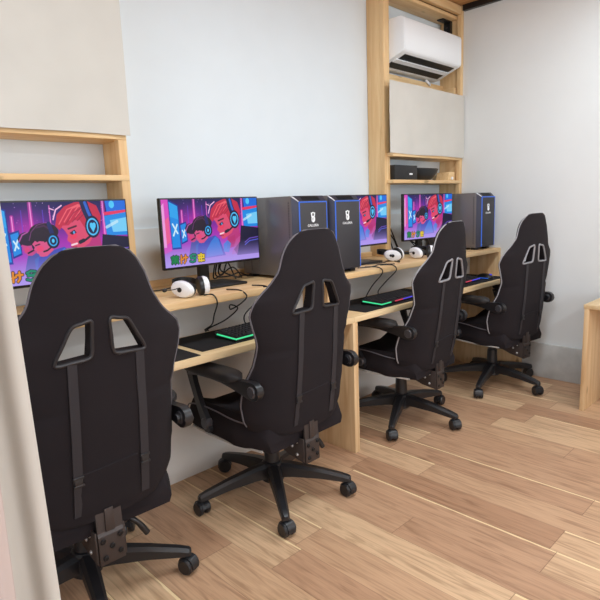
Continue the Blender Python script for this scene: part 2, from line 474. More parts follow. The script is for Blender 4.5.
# ------------------------------------------------------------------ screen artwork
def paint(W=352, Hh=198, S=2):
    w, h = W*S, Hh*S
    X, Y = np.meshgrid((np.arange(w)+.5)/w*1.78*1.065+.01, (np.arange(h)+.5)/h)
    img = np.zeros((h, w, 3))
    c = lambda r, g, b: np.array([r, g, b], float)
    stops = [(0, c(30, 22, 92)), (.22, c(76, 28, 138)), (.5, c(172, 44, 184)), (.75, c(176, 104, 214)), (1, c(186, 168, 244))]
    for k in range(3):
        img[..., k] = np.interp(Y, [s[0] for s in stops], [s[1][k] for s in stops])
    def blend(mask, col, a=1.0):
        m = (mask*a)[..., None]; img[:] = img*(1-m)+np.array(col, float)*m
    def ell(cx, cy, rx, ry, rot=0):
        cx *= 1.78; dx, dy = X-cx, Y-cy; co, si = math.cos(rot), math.sin(rot)
        return ((((dx*co+dy*si)/(rx))**2+((-dx*si+dy*co)/(ry))**2) < 1).astype(float)
    def poly(pts):
        m = np.zeros_like(X, bool); P = [((p[0] if p[0] < .999 else 1.1)*1.78, p[1]) for p in pts]
        for (x0, y0), (x1, y1) in zip(P, P[1:]+P[:1]):
            if y0 == y1: continue
            cnd = ((y0 > Y) != (y1 > Y)) & (X < (x1-x0)*(Y-y0)/(y1-y0)+x0)
            m ^= cnd
        return m.astype(float)
    def line(pts, r):
        m = np.zeros_like(X)
        for (x0, y0), (x1, y1) in zip(pts, pts[1:]):
            x0, x1 = x0*1.78, (x1 if x1 < .999 else 1.1)*1.78; d2 = (x1-x0)**2+(y1-y0)**2+1e-9
            tt = np.clip(((X-x0)*(x1-x0)+(Y-y0)*(y1-y0))/d2, 0, 1)
            m = np.maximum(m, (np.hypot(X-x0-tt*(x1-x0), Y-y0-tt*(y1-y0)) < r))
        return m.astype(float)
    def glow(cx, cy, r, col, a):
        blend(np.exp(-(((X-cx*1.78)**2+(Y-cy)**2)/r**2)), col, a)
    rg = random.Random(2)
    for _ in range(45):
        blend(ell(rg.uniform(.1, .95), rg.uniform(0, .32), .006, .006), (235, 200, 255), rg.uniform(.3, .9))
    glow(.30, .33, .22, (230, 50, 190), .55); glow(.75, .55, .25, (215, 50, 190), .5)
    for u, y0, y1, r in ((.335, 0, .36, .014), (.205, .17, .45, .012), (.80, .3, .7, .02), (.47, .05, .3, .006), (.88, 0, .5, .015)):
        blend(line([(u, y0), (u, y1)], r*1.8), (255, 60, 190), .55); blend(line([(u, y0), (u, y1)], r*.6), (255, 170, 235), .9)
    for u in (.27, .42): blend(line([(u, .1), (u, .5)], .006), (120, 90, 240), .6)
    # left pink tower
    blend(poly([(0, 0), (.075, 0), (.085, .75), (0, .8)]), (226, 84, 200)); blend(poly([(.0, .1), (.03, .05), (.035, .7), (0, .7)]), (250, 190, 240), .8)
    blend(poly([(.03, .3), (.07, .25), (.072, .62), (.035, .66)]), (245, 110, 150), .8)
    # hanging blue screens
    blend(poly([(.072, .0), (.172, .085), (.182, .735), (.085, .735)]), (16, 60, 160)); blend(poly([(.08, .03), (.164, .10), (.173, .71), (.09, .71)]), (26, 150, 236))
    blend(poly([(.08, .03), (.164, .10), (.168, .3), (.085, .25)]), (60, 190, 250), .6)
    blend(line([(.105, .36), (.15, .50)], .013), (220, 245, 255)); blend(line([(.15, .37), (.108, .53)], .013), (220, 245, 255))
    blend(poly([(.178, .36), (.245, .33), (.25, .63), (.185, .67)]), (16, 60, 160)); blend(poly([(.184, .38), (.238, .355), (.243, .61), (.19, .645)]), (30, 150, 236))
    blend(line([(.2, .46), (.228, .55)], .01), (220, 245, 255)); blend(line([(.228, .45), (.202, .57)], .01), (220, 245, 255))
    # right side screens
    blend(poly([(.90, .0), (1, 0), (1, .14), (.91, .16)]), (28, 120, 230)); blend(ell(.955, .05, .04, .05), (90, 210, 255)); blend(poly([(.88, .15), (1, .12), (1, .17), (.89, .19)]), (240, 60, 110))
    blend(poly([(.885, .2), (1, .15), (1, .47), (.895, .46)]), (30, 150, 236)); blend(poly([(.93, .26), (1, .22), (1, .42), (.95, .42)]), (130, 215, 255)); blend(line([(.9, .35), (.99, .28)], .02), (210, 240, 255), .8)
    # third (rear) person
    blend(poly([(.29, .62), (.36, .58), (.42, .85), (.25, .86)]), (92, 96, 178)); blend(poly([(.33, .70), (.40, .62), (.45, .86), (.33, .86)]), (70, 120, 205), .7)
    blend(poly([(.248, .50), (.30, .44), (.36, .46), (.36, .60), (.315, .65), (.285, .645), (.276, .62), (.262, .605), (.266, .585), (.252, .575), (.258, .55)]), (206, 78, 148)); blend(ell(.285, .57, .03, .03), (240, 60, 130), .55)
    blend(ell(.300, .44, .125, .085), (46, 22, 62)); blend(poly([(.245, .52), (.235, .47), (.27, .42), (.32, .45), (.29, .49), (.26, .5)]), (46, 22, 62)); blend(line([(.236, .47), (.262, .39), (.30, .36)], .008), (220, 110, 200), .8)
    blend(line([(.29, .615), (.335, .58)], .010), (26, 18, 48)); blend(ell(.345, .53, .045, .06), (26, 24, 72))
    # second person
    blend(poly([(.36, .68), (.47, .60), (.55, .57), (.60, .64), (.66, .90), (.33, .92)]), (74, 88, 190)); blend(poly([(.44, .80), (.50, .66), (.55, .585), (.585, .63), (.63, .88), (.44, .9)]), (72, 140, 228), .9)
    blend(poly([(.318, .50), (.37, .42), (.46, .44), (.47, .60), (.42, .67), (.385, .675), (.368, .665), (.362, .64), (.346, .62), (.350, .60), (.330, .585), (.338, .55)]), (226, 92, 146))
    blend(ell(.375, .57, .045, .035), (250, 70, 120), .6); blend(line([(.345, .53), (.375, .515)], .007), (50, 16, 50))
    blend(ell(.415, .37, .185, .115), (40, 18, 44)); blend(poly([(.318, .52), (.305, .45), (.34, .36), (.45, .34), (.45, .47), (.41, .50), (.40, .455), (.36, .49), (.345, .47)]), (40, 18, 44))
    blend(line([(.306, .46), (.325, .36), (.37, .28), (.43, .255), (.49, .28)], .006), (200, 100, 190), .5); blend(line([(.36, .31), (.42, .29), (.45, .33)], .012), (90, 40, 90), .8)
    blend(line([(.455, .27), (.475, .42)], .028), (24, 40, 110)); blend(ell(.474, .485, .082, .095), (20, 22, 62)); blend(ell(.474, .485, .058, .068), (60, 180, 245)); blend(ell(.474, .485, .043, .050), (18, 28, 80)); blend(ell(.474, .485, .018, .026), (90, 210, 255))
    blend(line([(.45, .57), (.425, .60), (.40, .61)], .010), (24, 18, 46))
    # front person: neck, face, hair, headset, shirt
    blend(poly([(.70, .45), (.83, .40), (.86, .75), (.68, .80)]), (196, 58, 136)); blend(poly([(.70, .62), (.78, .58), (.79, .72), (.70, .76)]), (190, 50, 120), .7)
    blend(poly([(.53, .30), (.60, .18), (.78, .18), (.80, .42), (.745, .55), (.655, .635), (.625, .63), (.618, .58), (.60, .565), (.605, .53), (.585, .505), (.578, .48), (.588, .43), (.565, .36)]), (228, 84, 122))
    blend(ell(.63, .43, .05, .05), (246, 60, 100), .7)
    blend(poly([(.60, .40), (.64, .36), (.655, .40), (.62, .425)]), (60, 20, 60)); blend(ell(.635, .395, .014, .018), (90, 180, 240)); blend(line([(.595, .345), (.655, .315)], .012), (90, 20, 60))
    blend(line([(.61, .555), (.65, .54)], .012), (255, 225, 235)); blend(line([(.605, .58), (.645, .585)], .006), (150, 20, 80))
    blend(poly([(.50, .30), (.52, .16), (.58, .06), (.66, .01), (.76, .0), (.83, .06), (.86, .2), (.84, .38), (.80, .38), (.72, .34), (.69, .24), (.64, .24), (.60, .30), (.555, .30), (.53, .36)]), (206, 44, 82))
    for a in (0, .04, .08, .13): blend(line([(.53+a, .28-a*.6), (.60+a, .10-a*.3), (.69+a*.5, .04)], .008), (250, 120, 130), .8)
    for a in (.02, .07, .11): blend(line([(.56+a, .29-a*.4), (.63+a, .14), (.72, .08)], .006), (160, 24, 70), .8)
    blend(line([(.49, .22), (.515, .10), (.56, .05)], .009), (255, 200, 235)); blend(line([(.50, .10), (.47, .08)], .007), (255, 200, 235))
    blend(line([(.725, -.02), (.745, .12), (.775, .26)], .055), (24, 34, 88)); blend(line([(.74, .02), (.76, .14), (.785, .24)], .02), (50, 110, 210))
    blend(ell(.785, .335, .105, .145), (22, 24, 66)); blend(ell(.785, .335, .085, .115), (90, 200, 255)); blend(ell(.785, .335, .068, .092), (20, 30, 84))
    blend(ell(.777, .31, .024, .03), (90, 210, 255)); blend(ell(.797, .31, .024, .03), (90, 210, 255)); blend(poly([(.762, .325), (.812, .325), (.787, .41)]), (90, 210, 255))
    blend(line([(.755, .46), (.72, .50), (.68, .52)], .014), (24, 22, 56)); blend(line([(.705, .505), (.675, .525)], .024), (24, 22, 56))
    blend(poly([(.86, .44), (1, .50), (1, .92), (.80, .92), (.76, .82), (.84, .70), (.85, .55)]), (28, 24, 62)); blend(poly([(.79, .66), (.85, .60), (.80, .9), (.73, .9)]), (210, 100, 170), .6)
    blend(line([(.90, .72), (.96, .66), (1, .64)], .008), (120, 90, 200)); blend(line([(.90, .76), (.96, .70), (1, .68)], .008), (90, 100, 220))
    blend(poly([(.64, .72), (.69, .66), (.73, .72), (.70, .86), (.64, .84)]), (60, 150, 235), .8)
    # lavender mist
    mist = np.clip((Y-.66)/.3, 0, 1)
    blend(mist, (188, 166, 246), .85)
    # four coloured characters
    G, O, T, Yl = (24, 140, 84), (232, 150, 52), (30, 150, 120), (236, 206, 60)
    def strokes(x0, segs, col):
        s_ = lambda p: (x0+p[0]*.070, .835+p[1]*.115)
        for sg in segs: blend(line([s_(p) for p in sg], .022), (40, 40, 60))
        for sg in segs: blend(line([s_(p) for p in sg], .014), col)
    strokes(.070, [[(0, .15), (1, .15)], [(.3, 0), (.25, .3)], [(.7, 0), (.75, .3)], [(.05, .42), (.95, .42)], [(.5, .2), (.5, 1)], [(.5, .55), (.05, .95)], [(.5, .55), (.95, .95)], [(.1, .68), (.9, .68)]], G)
    strokes(.163, [[(.1, 0), (.05, 1)], [(.4, .3), (1, .3)], [(.72, 0), (.72, .7), (.5, 1)], [(.0, .55), (.35, .5)]], O)
    strokes(.256, [[(.95, .1), (.5, 0), (.1, .2), (.4, .45), (.85, .6), (.8, .9), (.4, 1), (.05, .88)], [(.2, .5), (.9, .4)]], T)
    strokes(.345, [[(.05, .2), (.95, .2)], [(.5, 0), (.5, 1)], [(.05, .55), (.95, .55)], [(.1, .95), (.95, .95)], [(.2, .2), (.15, .95)], [(.9, .2), (.88, .55)]], Yl)
    img = (img.reshape(Hh, S, W, S, 3).mean(axis=(1, 3))/255)**1.12
    return np.where(img <= .04045, img/12.92, ((img+.055)/1.055)**2.4)

def screen_material():
    m, nt, b = new_mat('screen_picture')
    at = N(nt, 'ShaderNodeVertexColor'); at.layer_name = 'picture'
    b.inputs['Base Color'].default_value = (.01, .01, .012, 1); b.inputs['Roughness'].default_value = .35
    b.inputs['Specular IOR Level'].default_value = .2
    nt.links.new(at.outputs[0], b.inputs['Emission Color']); b.inputs['Emission Strength'].default_value = .9
    return m

MW, MH = .520, .297       # monitor outer size
def make_monitor():
    # local: screen faces -Y, origin on the counter below the screen centre
    r = empty('monitor', (0, 0, 0))
    z0, z1 = .095, .095+MH
    MB().box(-MW/2, MW/2, 0, .022, z0, z1, bev=.003).build('frame', 'black', r, world=False)
    MB().box(-.17, .17, .0225, .05, z0+.05, z1-.06, bev=.012).build('rear_cover', 'black', r, world=False)
    W, Hh = 352, 198
    pic = paint(W, Hh)
    sw, sh = MW-.012, (MW-.012)*9/16
    if sh > MH-.016: sh = MH-.016
    bot = z1-.006-sh
    xs = np.linspace(-sw/2, sw/2, W+1); zs = np.linspace(z1-.006, bot, Hh+1)
    gx, gz = np.meshgrid(xs, zs)
    co = np.stack([gx, np.full_like(gx, -.0008), gz], -1).reshape(-1, 3)
    i = (np.arange(Hh)[:, None]*(W+1)+np.arange(W)[None]).ravel()
    faces = np.stack([i, i+W+1, i+W+2, i+1], -1)
    me = bpy.data.meshes.new('screen'); me.from_pydata(co.tolist(), [], faces.tolist())
    ca = me.color_attributes.new('picture', 'FLOAT_COLOR', 'CORNER')
    cols = np.ones((Hh*W, 4, 4), np.float32); cols[:, :, :3] = pic.reshape(-1, 1, 3)
    ca.data.foreach_set('color', cols.ravel())
    me.materials.append(screen_material())
    o = bpy.data.objects.new('screen', me); COL.objects.link(o); o.parent = r
    MB().box(-.054, -.002, .05, .075, .012, .26, bev=.004).build('stand_neck', 'black', r, world=False)
    MB().box(-.12, .12, -.07, .12, 0.0003, .012, bev=.004).build('stand_foot', 'black', r, world=False)
    return r
mon = make_monitor()
MG = 'monitors along the upper desk level'
spots = [(-1.205, -.25, 0, 'widescreen monitor behind the nearest chair, under the left shelf unit'),
         (-.540, -.25, 0, 'fully visible monitor on a black stand between the first and second chair'),
         (.478, -.25, 0, 'monitor half hidden behind the second computer tower'),
         (1.176, -.265, -4.4, 'angled monitor in front of the corner shelf unit')]
for k, (x, y, a, lab) in enumerate(spots):
    o = mon if k == 0 else copy_tree(mon)
    o.location = (x, y, .885); o.rotation_euler.z = math.radians(a)
    tag(o, lab, 'monitor', MG)

# ------------------------------------------------------------------ computer towers
def text_mesh(body, size):
    cu = bpy.data.curves.new('lettering', 'FONT'); cu.body = body; cu.size = size; cu.align_x = 'CENTER'
    cu.extrude = .0004
    tmp = bpy.data.objects.new('lettering_tmp', cu); COL.objects.link(tmp)
    dg = bpy.context.evaluated_depsgraph_get()
    me = bpy.data.meshes.new_from_object(tmp.evaluated_get(dg))
    bpy.data.objects.remove(tmp); bpy.data.curves.remove(cu)
    return me

CW, CD, CH = .208, .40, .386
def make_tower():
    # local: front faces -Y at y=0, origin at front bottom centre
    r = empty('computer_tower', (0, 0, 0))
    hw = CW/2; zf = .014
    MB().box(-hw, hw, .03, CD, zf, CH, bev=.004).build('case_body', 'case', r, world=False)
    g = MB()
    for zz in (.150,):
        g.box(-hw-.0008, -hw+.001, CD-.11, CD-.03, zz, zz+.0035)
    x = -hw-.0008
    pts = [(x, .275, .34), (x, .33, .34), (x, .33, .03), (x, .275, .03)]
    g.build('rear_vents', 'case_line', r, world=False); g = MB()
    g.tube([(x+.0008, p[1], p[2]) for p in pts],   .0018, n=6, closed=True)
    g.build('side_outline', 'case_line', r, world=False); g = MB()
    for zz in np.arange(.04, .36, .012):
        g.box(-hw-.0006, -hw+.001, .045, .052, zz, zz+.006)
    g.build('side_slots', 'case_line', r, world=False)
    # bevelled front shell: big loop at y=.03, small loop at y=0
    i = .019
    back = [(-hw, .03, zf), (hw, .03, zf), (hw, .03, CH), (-hw, .03, CH)]
    front = [(-hw+i, 0, zf+.006), (hw-.006, 0, zf+.006), (hw-.006, 0, CH-.028), (-hw+i, 0, CH-.028)]
    MB().loft([back, front]).build('front_shell', 'case_cham', r, world=False, smooth=10)
    MB().box(-hw+i+.004, hw-.010, -.004, .001, zf+.010, CH-.032, bev=.0015).build('front_panel', 'case_front', r, world=False)
    led = MB()
    pts = [(-hw+i+.001, -.0015, zf+.01), (-hw+i+.001, -.0015, CH-.029), (hw-.007, -.0015, CH-.029), (hw-.007, -.0015, zf+.01)]
    led.tube(pts[:2], .0028, n=8); led.tube([pts[1], pts[2]], .0028, n=8); led.tube(pts[2:], .0028, n=8)
    led.build('light_strip', 'led_blue', r, world=False)
    # silver corner and top grille on the sloped top bevel
    MB().tube([(-hw+.002, .034, CH-.001), (-hw+i*.5, .016, CH-.013), (-hw+i, .001, CH-.027)], [.0035, .003, .0025], n=8).build('corner_edge', 'case_silver', r, world=False)
    gr = MB()
    for k in range(9):
        xx = -.05+k*.013
        gr.loft([[(xx, .006, CH-.022), (xx+.006, .006, CH-.022), (xx+.006, .006, CH-.018), (xx, .006, CH-.018)],
                 [(xx, .025, CH-.004), (xx+.006, .025, CH-.004), (xx+.006, .025, CH), (xx, .025, CH)]])
    gr.build('top_grille', 'black', r, world=False)
    em = MB()
    ez = .272
    em.tube([(.009*math.sin(2*PI*k/20), -.0048, ez+.026+.0105*math.cos(2*PI*k/20)) for k in range(20)], .0026, n=6, closed=True)
    em.tube([(.009*math.sin(2*PI*k/20)*(1 if k < 10 else .9), -.0048, ez+.006+.0125*math.cos(2*PI*k/20)) for k in range(20)], .0034, n=6, closed=True)
    em.tube([(-.012, -.0048, ez+.036), (-.009, -.0048, ez+.016), (.004, -.0048, ez+.014), (0, -.0048, ez-.008)], .0024, n=6)
    em.tube([(.012, -.0048, ez+.036), (.008, -.0048, ez+.018)], .0024, n=6)
    em.build('emblem', 'white_pl', r, world=False)
    me = text_mesh('GALLERIA', .0165); me.materials.clear(); me.materials.append(M['white_pl'])
    me.transform(Matrix.Translation((0, -.0045, ez-.028)) @ Matrix.Rotation(PI/2, 4, 'X'))
    o = bpy.data.objects.new('lettering', me); COL.objects.link(o); o.parent = r
    for sx in (-.075, .075):
        for yy in (.05, CD-.05):
            MB().box(sx-.02, sx+.02, yy-.02, yy+.02, .0003, zf, bev=.003).build('foot', 'black', r, world=False)
    return r
tw = make_tower()
for k, (x, y, a, lab) in enumerate([(-.135, -.468, 0, 'computer tower with blue lit edges directly behind the second chair'),
        (.108, -.470, 0, 'computer tower with blue lit edges covering half of a monitor'),
        (1.609, -.455, 0, 'computer tower with blue lit edges in the corner by the right wall')]):
    o = tw if k == 0 else copy_tree(tw)
    o.location = (x, y, .8852); o.rotation_euler.z = math.radians(a)
    tag(o, lab, 'computer', 'computer towers on the upper desk level')

# ------------------------------------------------------------------ desk mats, keyboards, mouse
def desk_mat(x0, x1, y0, y1, lab):
    o = MB().box(x0, x1, y0, y1, .6902, .6935, bev=.001).build('desk_mat', 'mat')
    tag(o, lab, 'mat', 'black mats on the lower desk level')
desk_mat(-1.62, -.872, -.582, -.30, 'large black desk mat at the nearest seat')
desk_mat(-.838, -.09, -.545, -.285, 'large black desk mat at the second seat, green lit keyboard on it')
desk_mat(.115, .86, -.572, -.285, 'large black desk mat beside the middle desk panel, third seat')
desk_mat(.94, 1.66, -.572, -.285, 'large black desk mat holding a keyboard and mouse at the last seat')

KW, KD = .36, .135
def make_keyboard():
    r = empty('keyboard', (0, 0, 0))     # origin front left corner
    MB().prism([(0, .0), (KD, 0), (KD, .028), (0, .016)], 0, 0, KW, bev=.003).build('case', 'black', r, world=False)
    kc = MB()
    for row in range(6):
        y = .014+row*.0195; z = .0165+row*.0018; x = .010; j = 0
        while x < KW-.02:
            w = .0175
            if row == 0 and j == 3: w = .11
            if x+w > KW-.008: w = KW-.008-x
            t = bmesh.new(); bmesh.ops.create_cube(t, size=1)
            for v in t.verts:
                s = .78 if v.co.z > 0 else 1
                v.co = Vector((x+w/2+v.co.x*(w-.002)*s, y+.008+v.co.y*.0165*s, z+.004+v.co.z*.009))
            kc.join(t); x += w+.0015; j += 1
    kc.build('keycaps', 'key', r, world=False, smooth=0)
    return r
def strip(par, segs, mats):
    # light strip along the case edge: list of (points, material index)
    mb = MB()
    for pts, mi in segs: mb.tube(pts, .0035, n=8, mi=mi)
    return mb.build('light_strip', mats, par, world=False)
kb = make_keyboard()
def place_kb(o, x, y, a, lab, segs, mats):
    o.location = (x, y, .6937); o.rotation_euler.z = math.radians(a)
    tag(o, lab, 'keyboard', 'gaming keyboards on the lower desk level'); strip(o, segs, mats)
F = -.001; zl = .0125
k2 = copy_tree(kb); k3 = copy_tree(kb)
place_kb(kb, -.672, -.540, 4, 'black keyboard with green light along its edge at the second seat',
    [([(F, .115, zl+.006), (F, F, zl), (.19, F, zl)], 0)], ['led_green'])
place_kb(k2, .272, -.555, 3, 'black keyboard with green, red and blue light at the third seat',
    [([(F, .12, zl+.006), (F, F, zl), (.085, F, zl)], 0), ([(.125, F, zl), (.20, F, zl)], 1), ([(.20, F, zl), (.35, F, zl)], 2)], ['led_green', 'led_red', 'led_violet'])
place_kb(k3, 1.06, -.525, 3, 'black keyboard with red and violet light at the last seat',
    [([(.15, F, zl), (.23, F, zl)], 0), ([(.23, F, zl), (.355, F, zl)], 1)], ['led_red', 'led_violet'])
ms = tag(empty('mouse', (1.50, -.50, .6937)), 'black computer mouse with blue glow on the last seat mat', 'mouse')
loops = []
for i in range(13):
    a = i/12; y = -.06+.12*a; hw_ = .034*math.sqrt(max(.02, 1-(2*a-1)**4)); hh = .012+.026*math.sin(PI*min(1, a*.85+.08))
    loops.append([(hw_*math.copysign(abs(math.cos(t_))**.8, math.cos(t_)), -y, max(0, hh*math.sin(t_)) if math.sin(t_) > 0 else 0) for t_ in [2*PI*k/20 for k in range(20)]])
MB().loft(loops).build('shell', 'black', ms, world=False)
MB().box(-.004, .004, -.05, -.03, .026, .034, bev=.003).build('scroll_wheel', 'led_violet', ms, world=False)
MB().tube([(-.0335, -.04, .008), (-.0345, 0, .008), (-.0335, .04, .008)], .002, n=6).build('light_strip', 'led_blue', ms, world=False)

# ------------------------------------------------------------------ headsets
def make_headset():
    # lies on its cups: cups stand side by side, headband leans back
    r = empty('headset', (0, 0, 0))
    def cup(sx, ang, nm):
        RX, RZ = (.058, .039) if sx < 0 else (.040, .043)
        mt = Matrix.Translation((sx, 0, RZ+.001)) @ Matrix.Rotation(ang, 4, 'Z')
        loops = []
        for d, s in ((.030, .30), (.029, .62), (.024, .88), (.012, 1.0), (0, 1.0)):
            loops.append([mt @ Vector((-d if sx < 0 else d, RX*s*math.cos(a)+.010*s*math.sin(a), RZ*s*math.sin(a))) for a in [2*PI*k/28 for k in range(28)]])
        c = MB().loft(loops).build(nm, 'white_pl', r, world=False)
        q = MB(); loops = []
        for d, s in ((-.001, .8), (-.001, .98), (-.012, 1.0), (-.022, .9), (-.022, .5)):
            loops.append([mt @ Vector((-d if sx < 0 else d, RX*s*math.cos(a)+.010*s*math.sin(a), RZ*s*math.sin(a))) for a in [2*PI*k/28 for k in range(28)]])
        q.loft(loops).build('ear_cushion', 'black', c, world=False)
        e = .0306 if sx > 0 else -.0306
        MB().cyl(mt @ Vector((e-math.copysign(.002, e), .0, 0)), mt @ Vector((e+math.copysign(.003, e), 0, 0)), .011, n=18).build('boom_joint', 'black', c, world=False)
        return c
    cl = cup(-.05, .45, 'ear_cup'); cup(.05, -.25, 'ear_cup')
    # headband arcs from cup to cup towards the back (lying low)
    arc = [(-.040, .03, .050), (-.058, .07, .056), (-.048, .110, .062), (0, .132, .066), (.048, .110, .062), (.056, .07, .056), (.044, .025, .055)]
    P = catmull([Vector(p) for p in arc], 6)
    MB().loft([[p+Vector((0, 0, -.013)), p+Vector((.004, .003, -.013)), p+Vector((.004, .003, .013)), p+Vector((0, 0, .013))] for p in P]).build('headband', 'black', r, world=False)
    mt = MB(); mt.tube([(-.085, -.01, .048), (-.115, -.02, .046), (-.155, -.03, .05)], .0022, n=6, smooth=5); mt.ball((-.160, -.032, .05), .011, .009, .009)
    mt.build('microphone', 'black', cl, world=False)
    return r
hs = make_headset()
for k, (x, y, a, lab) in enumerate([(-.775, -.415, -4, 'white headset with black cushions in front of the fully visible monitor'),
        (.70, -.335, 14, 'white headset lying before the monitor half hidden by a tower'),
        (.90, -.40, -35, 'white headset under the angled corner monitor, beside the third chair')]):
    o = hs if k == 0 else copy_tree(hs)
    o.location = (x, y, .8853); o.rotation_euler.z = math.radians(a); o.scale = (.86, .86, .86)
    tag(o, lab, 'headset', 'white headsets on the upper desk level')

# ------------------------------------------------------------------ cables
def cable(pts, lab, r=.003, group=None):
    o = MB().tube(pts, r, n=6, smooth=6).build('cable', 'cable')
    tag(o, lab, 'cable', group)
CZ = .889
cable([(-.75, -.45, CZ), (-.735, -.490, .892), (-.725, -.502, .86), (-.70, -.44, .80), (-.665, -.37, .745), (-.655, -.30, .71), (-.62, -.275, .697)], 'thin black headset cable dropping over the counter edge at second seat')
cable([(-.60, -.40, CZ), (-.585, -.47, CZ), (-.575, -.502, .865), (-.575, -.46, .83), (-.60, -.42, .805), (-.585, -.40, .82), (-.555, -.41, .80), (-.60, -.38, .755), (-.655, -.34, .725), (-.645, -.29, .70)], 'looped black cable hanging from counter left of the second chair')
cable([(-.455, -.47, CZ), (-.46, -.502, .865), (-.50, -.45, .81), (-.51, -.40, .765), (-.48, -.36, .72), (-.43, -.335, .697)], 'black cable bowing down behind the green lit keyboard')
cable([(-.46, -.40, CZ), (-.45, -.48, CZ), (-.445, -.502, .86), (-.44, -.43, .80), (-.42, -.38, .74), (-.40, -.36, .70)], 'black cable hanging straight beside the second chair backrest')
cable([(.33, -.40, CZ), (.345, -.48, CZ), (.35, -.502, .86), (.345, -.44, .79), (.37, -.38, .73), (.405, -.34, .697)], 'black cable hanging over counter edge right of second tower')
cable([(.44, -.42, CZ), (.47, -.48, CZ), (.475, -.502, .86), (.455, -.45, .80), (.46, -.39, .74), (.52, -.35, .697)], 'black cable hanging over counter edge left of the third chair')
cable([(.27, -.40, CZ), (.36, -.43, CZ), (.45, -.40, CZ), (.50, -.425, CZ), (.52, -.46, CZ)], 'black cable lying on the counter by the second tower')
cable([(.44, -.33, CZ), (.55, -.36, CZ), (.63, -.33, CZ), (.68, -.37, CZ), (.62, -.42, CZ), (.60, -.40, CZ+.006)], 'black cable coiled on the counter before the second white headset')
for k, (px, pz, q) in enumerate([(.958, 1.09, 0), (.975, 1.05, .02), (.966, 1.12, .035)]):
    cable([(px+.01, -.04-q*.3, pz+.06), (px, -.08, pz), (px+.015, -.10-q, .98), (px-.005, -.15-q, .91), (px+.06, -.17, .892), (px+.17, -.19-q, .92), (1.10, -.16, .98)],
          ['black cable bundled beside the pine post, uppermost', 'black cable bundled beside the pine post, lowest', 'black cable bundled beside the pine post, middle'][k], .004, 'cables behind the corner monitor')
for k, (a, b, h) in enumerate([(-.47, -.30, .06), (-.44, -.26, .03), (-.49, -.34, .085), (-.42, -.24, .015)]):
    cable([(-.50+.012*k, -.19, .985), (-.50+.015*k, -.17, .91+.01*k), (a+.03, -.15-.02*k, .90+h*.3), ((a+b)/2, -.17, .889+h), (b-.02, -.15, .895), (b+.02, -.08-.012*k, .889)],
          ['black cable arching behind the fully visible monitor, second highest', 'black cable arching behind the fully visible monitor, third highest', 'black cable arching behind the fully visible monitor, highest arch', 'black cable arching behind the fully visible monitor, lowest'][k], .0035, 'cables behind the fully visible monitor')
cable([(-.84, -.12, CZ), (-.80, -.16, CZ), (-.74, -.20, .90), (-.70, -.25, .93), (-.67, -.22, .925), (-.66, -.15, .90)], 'black cable curving behind the white headset by the wall rail')
cable([(-1.48, -.28, .985), (-1.46, -.34, .93), (-1.40, -.40, .895), (-1.34, -.44, CZ), (-1.29, -.46, CZ)], 'black cable under the left monitor near the curtain', .004)
cable([(-1.52, -.40, CZ), (-1.46, -.43, .90), (-1.42, -.39, .91), (-1.40, -.44, .90), (-1.37, -.42, CZ)], 'tangled black cable on the counter near the curtain', .004)
cable([(-1.20, -.42, CZ), (-1.19, -.502, .87), (-1.21, -.44, .80), (-1.19, -.36, .74), (-1.15, -.31, .70)], 'black cable seen through the nearest chair backrest slot')

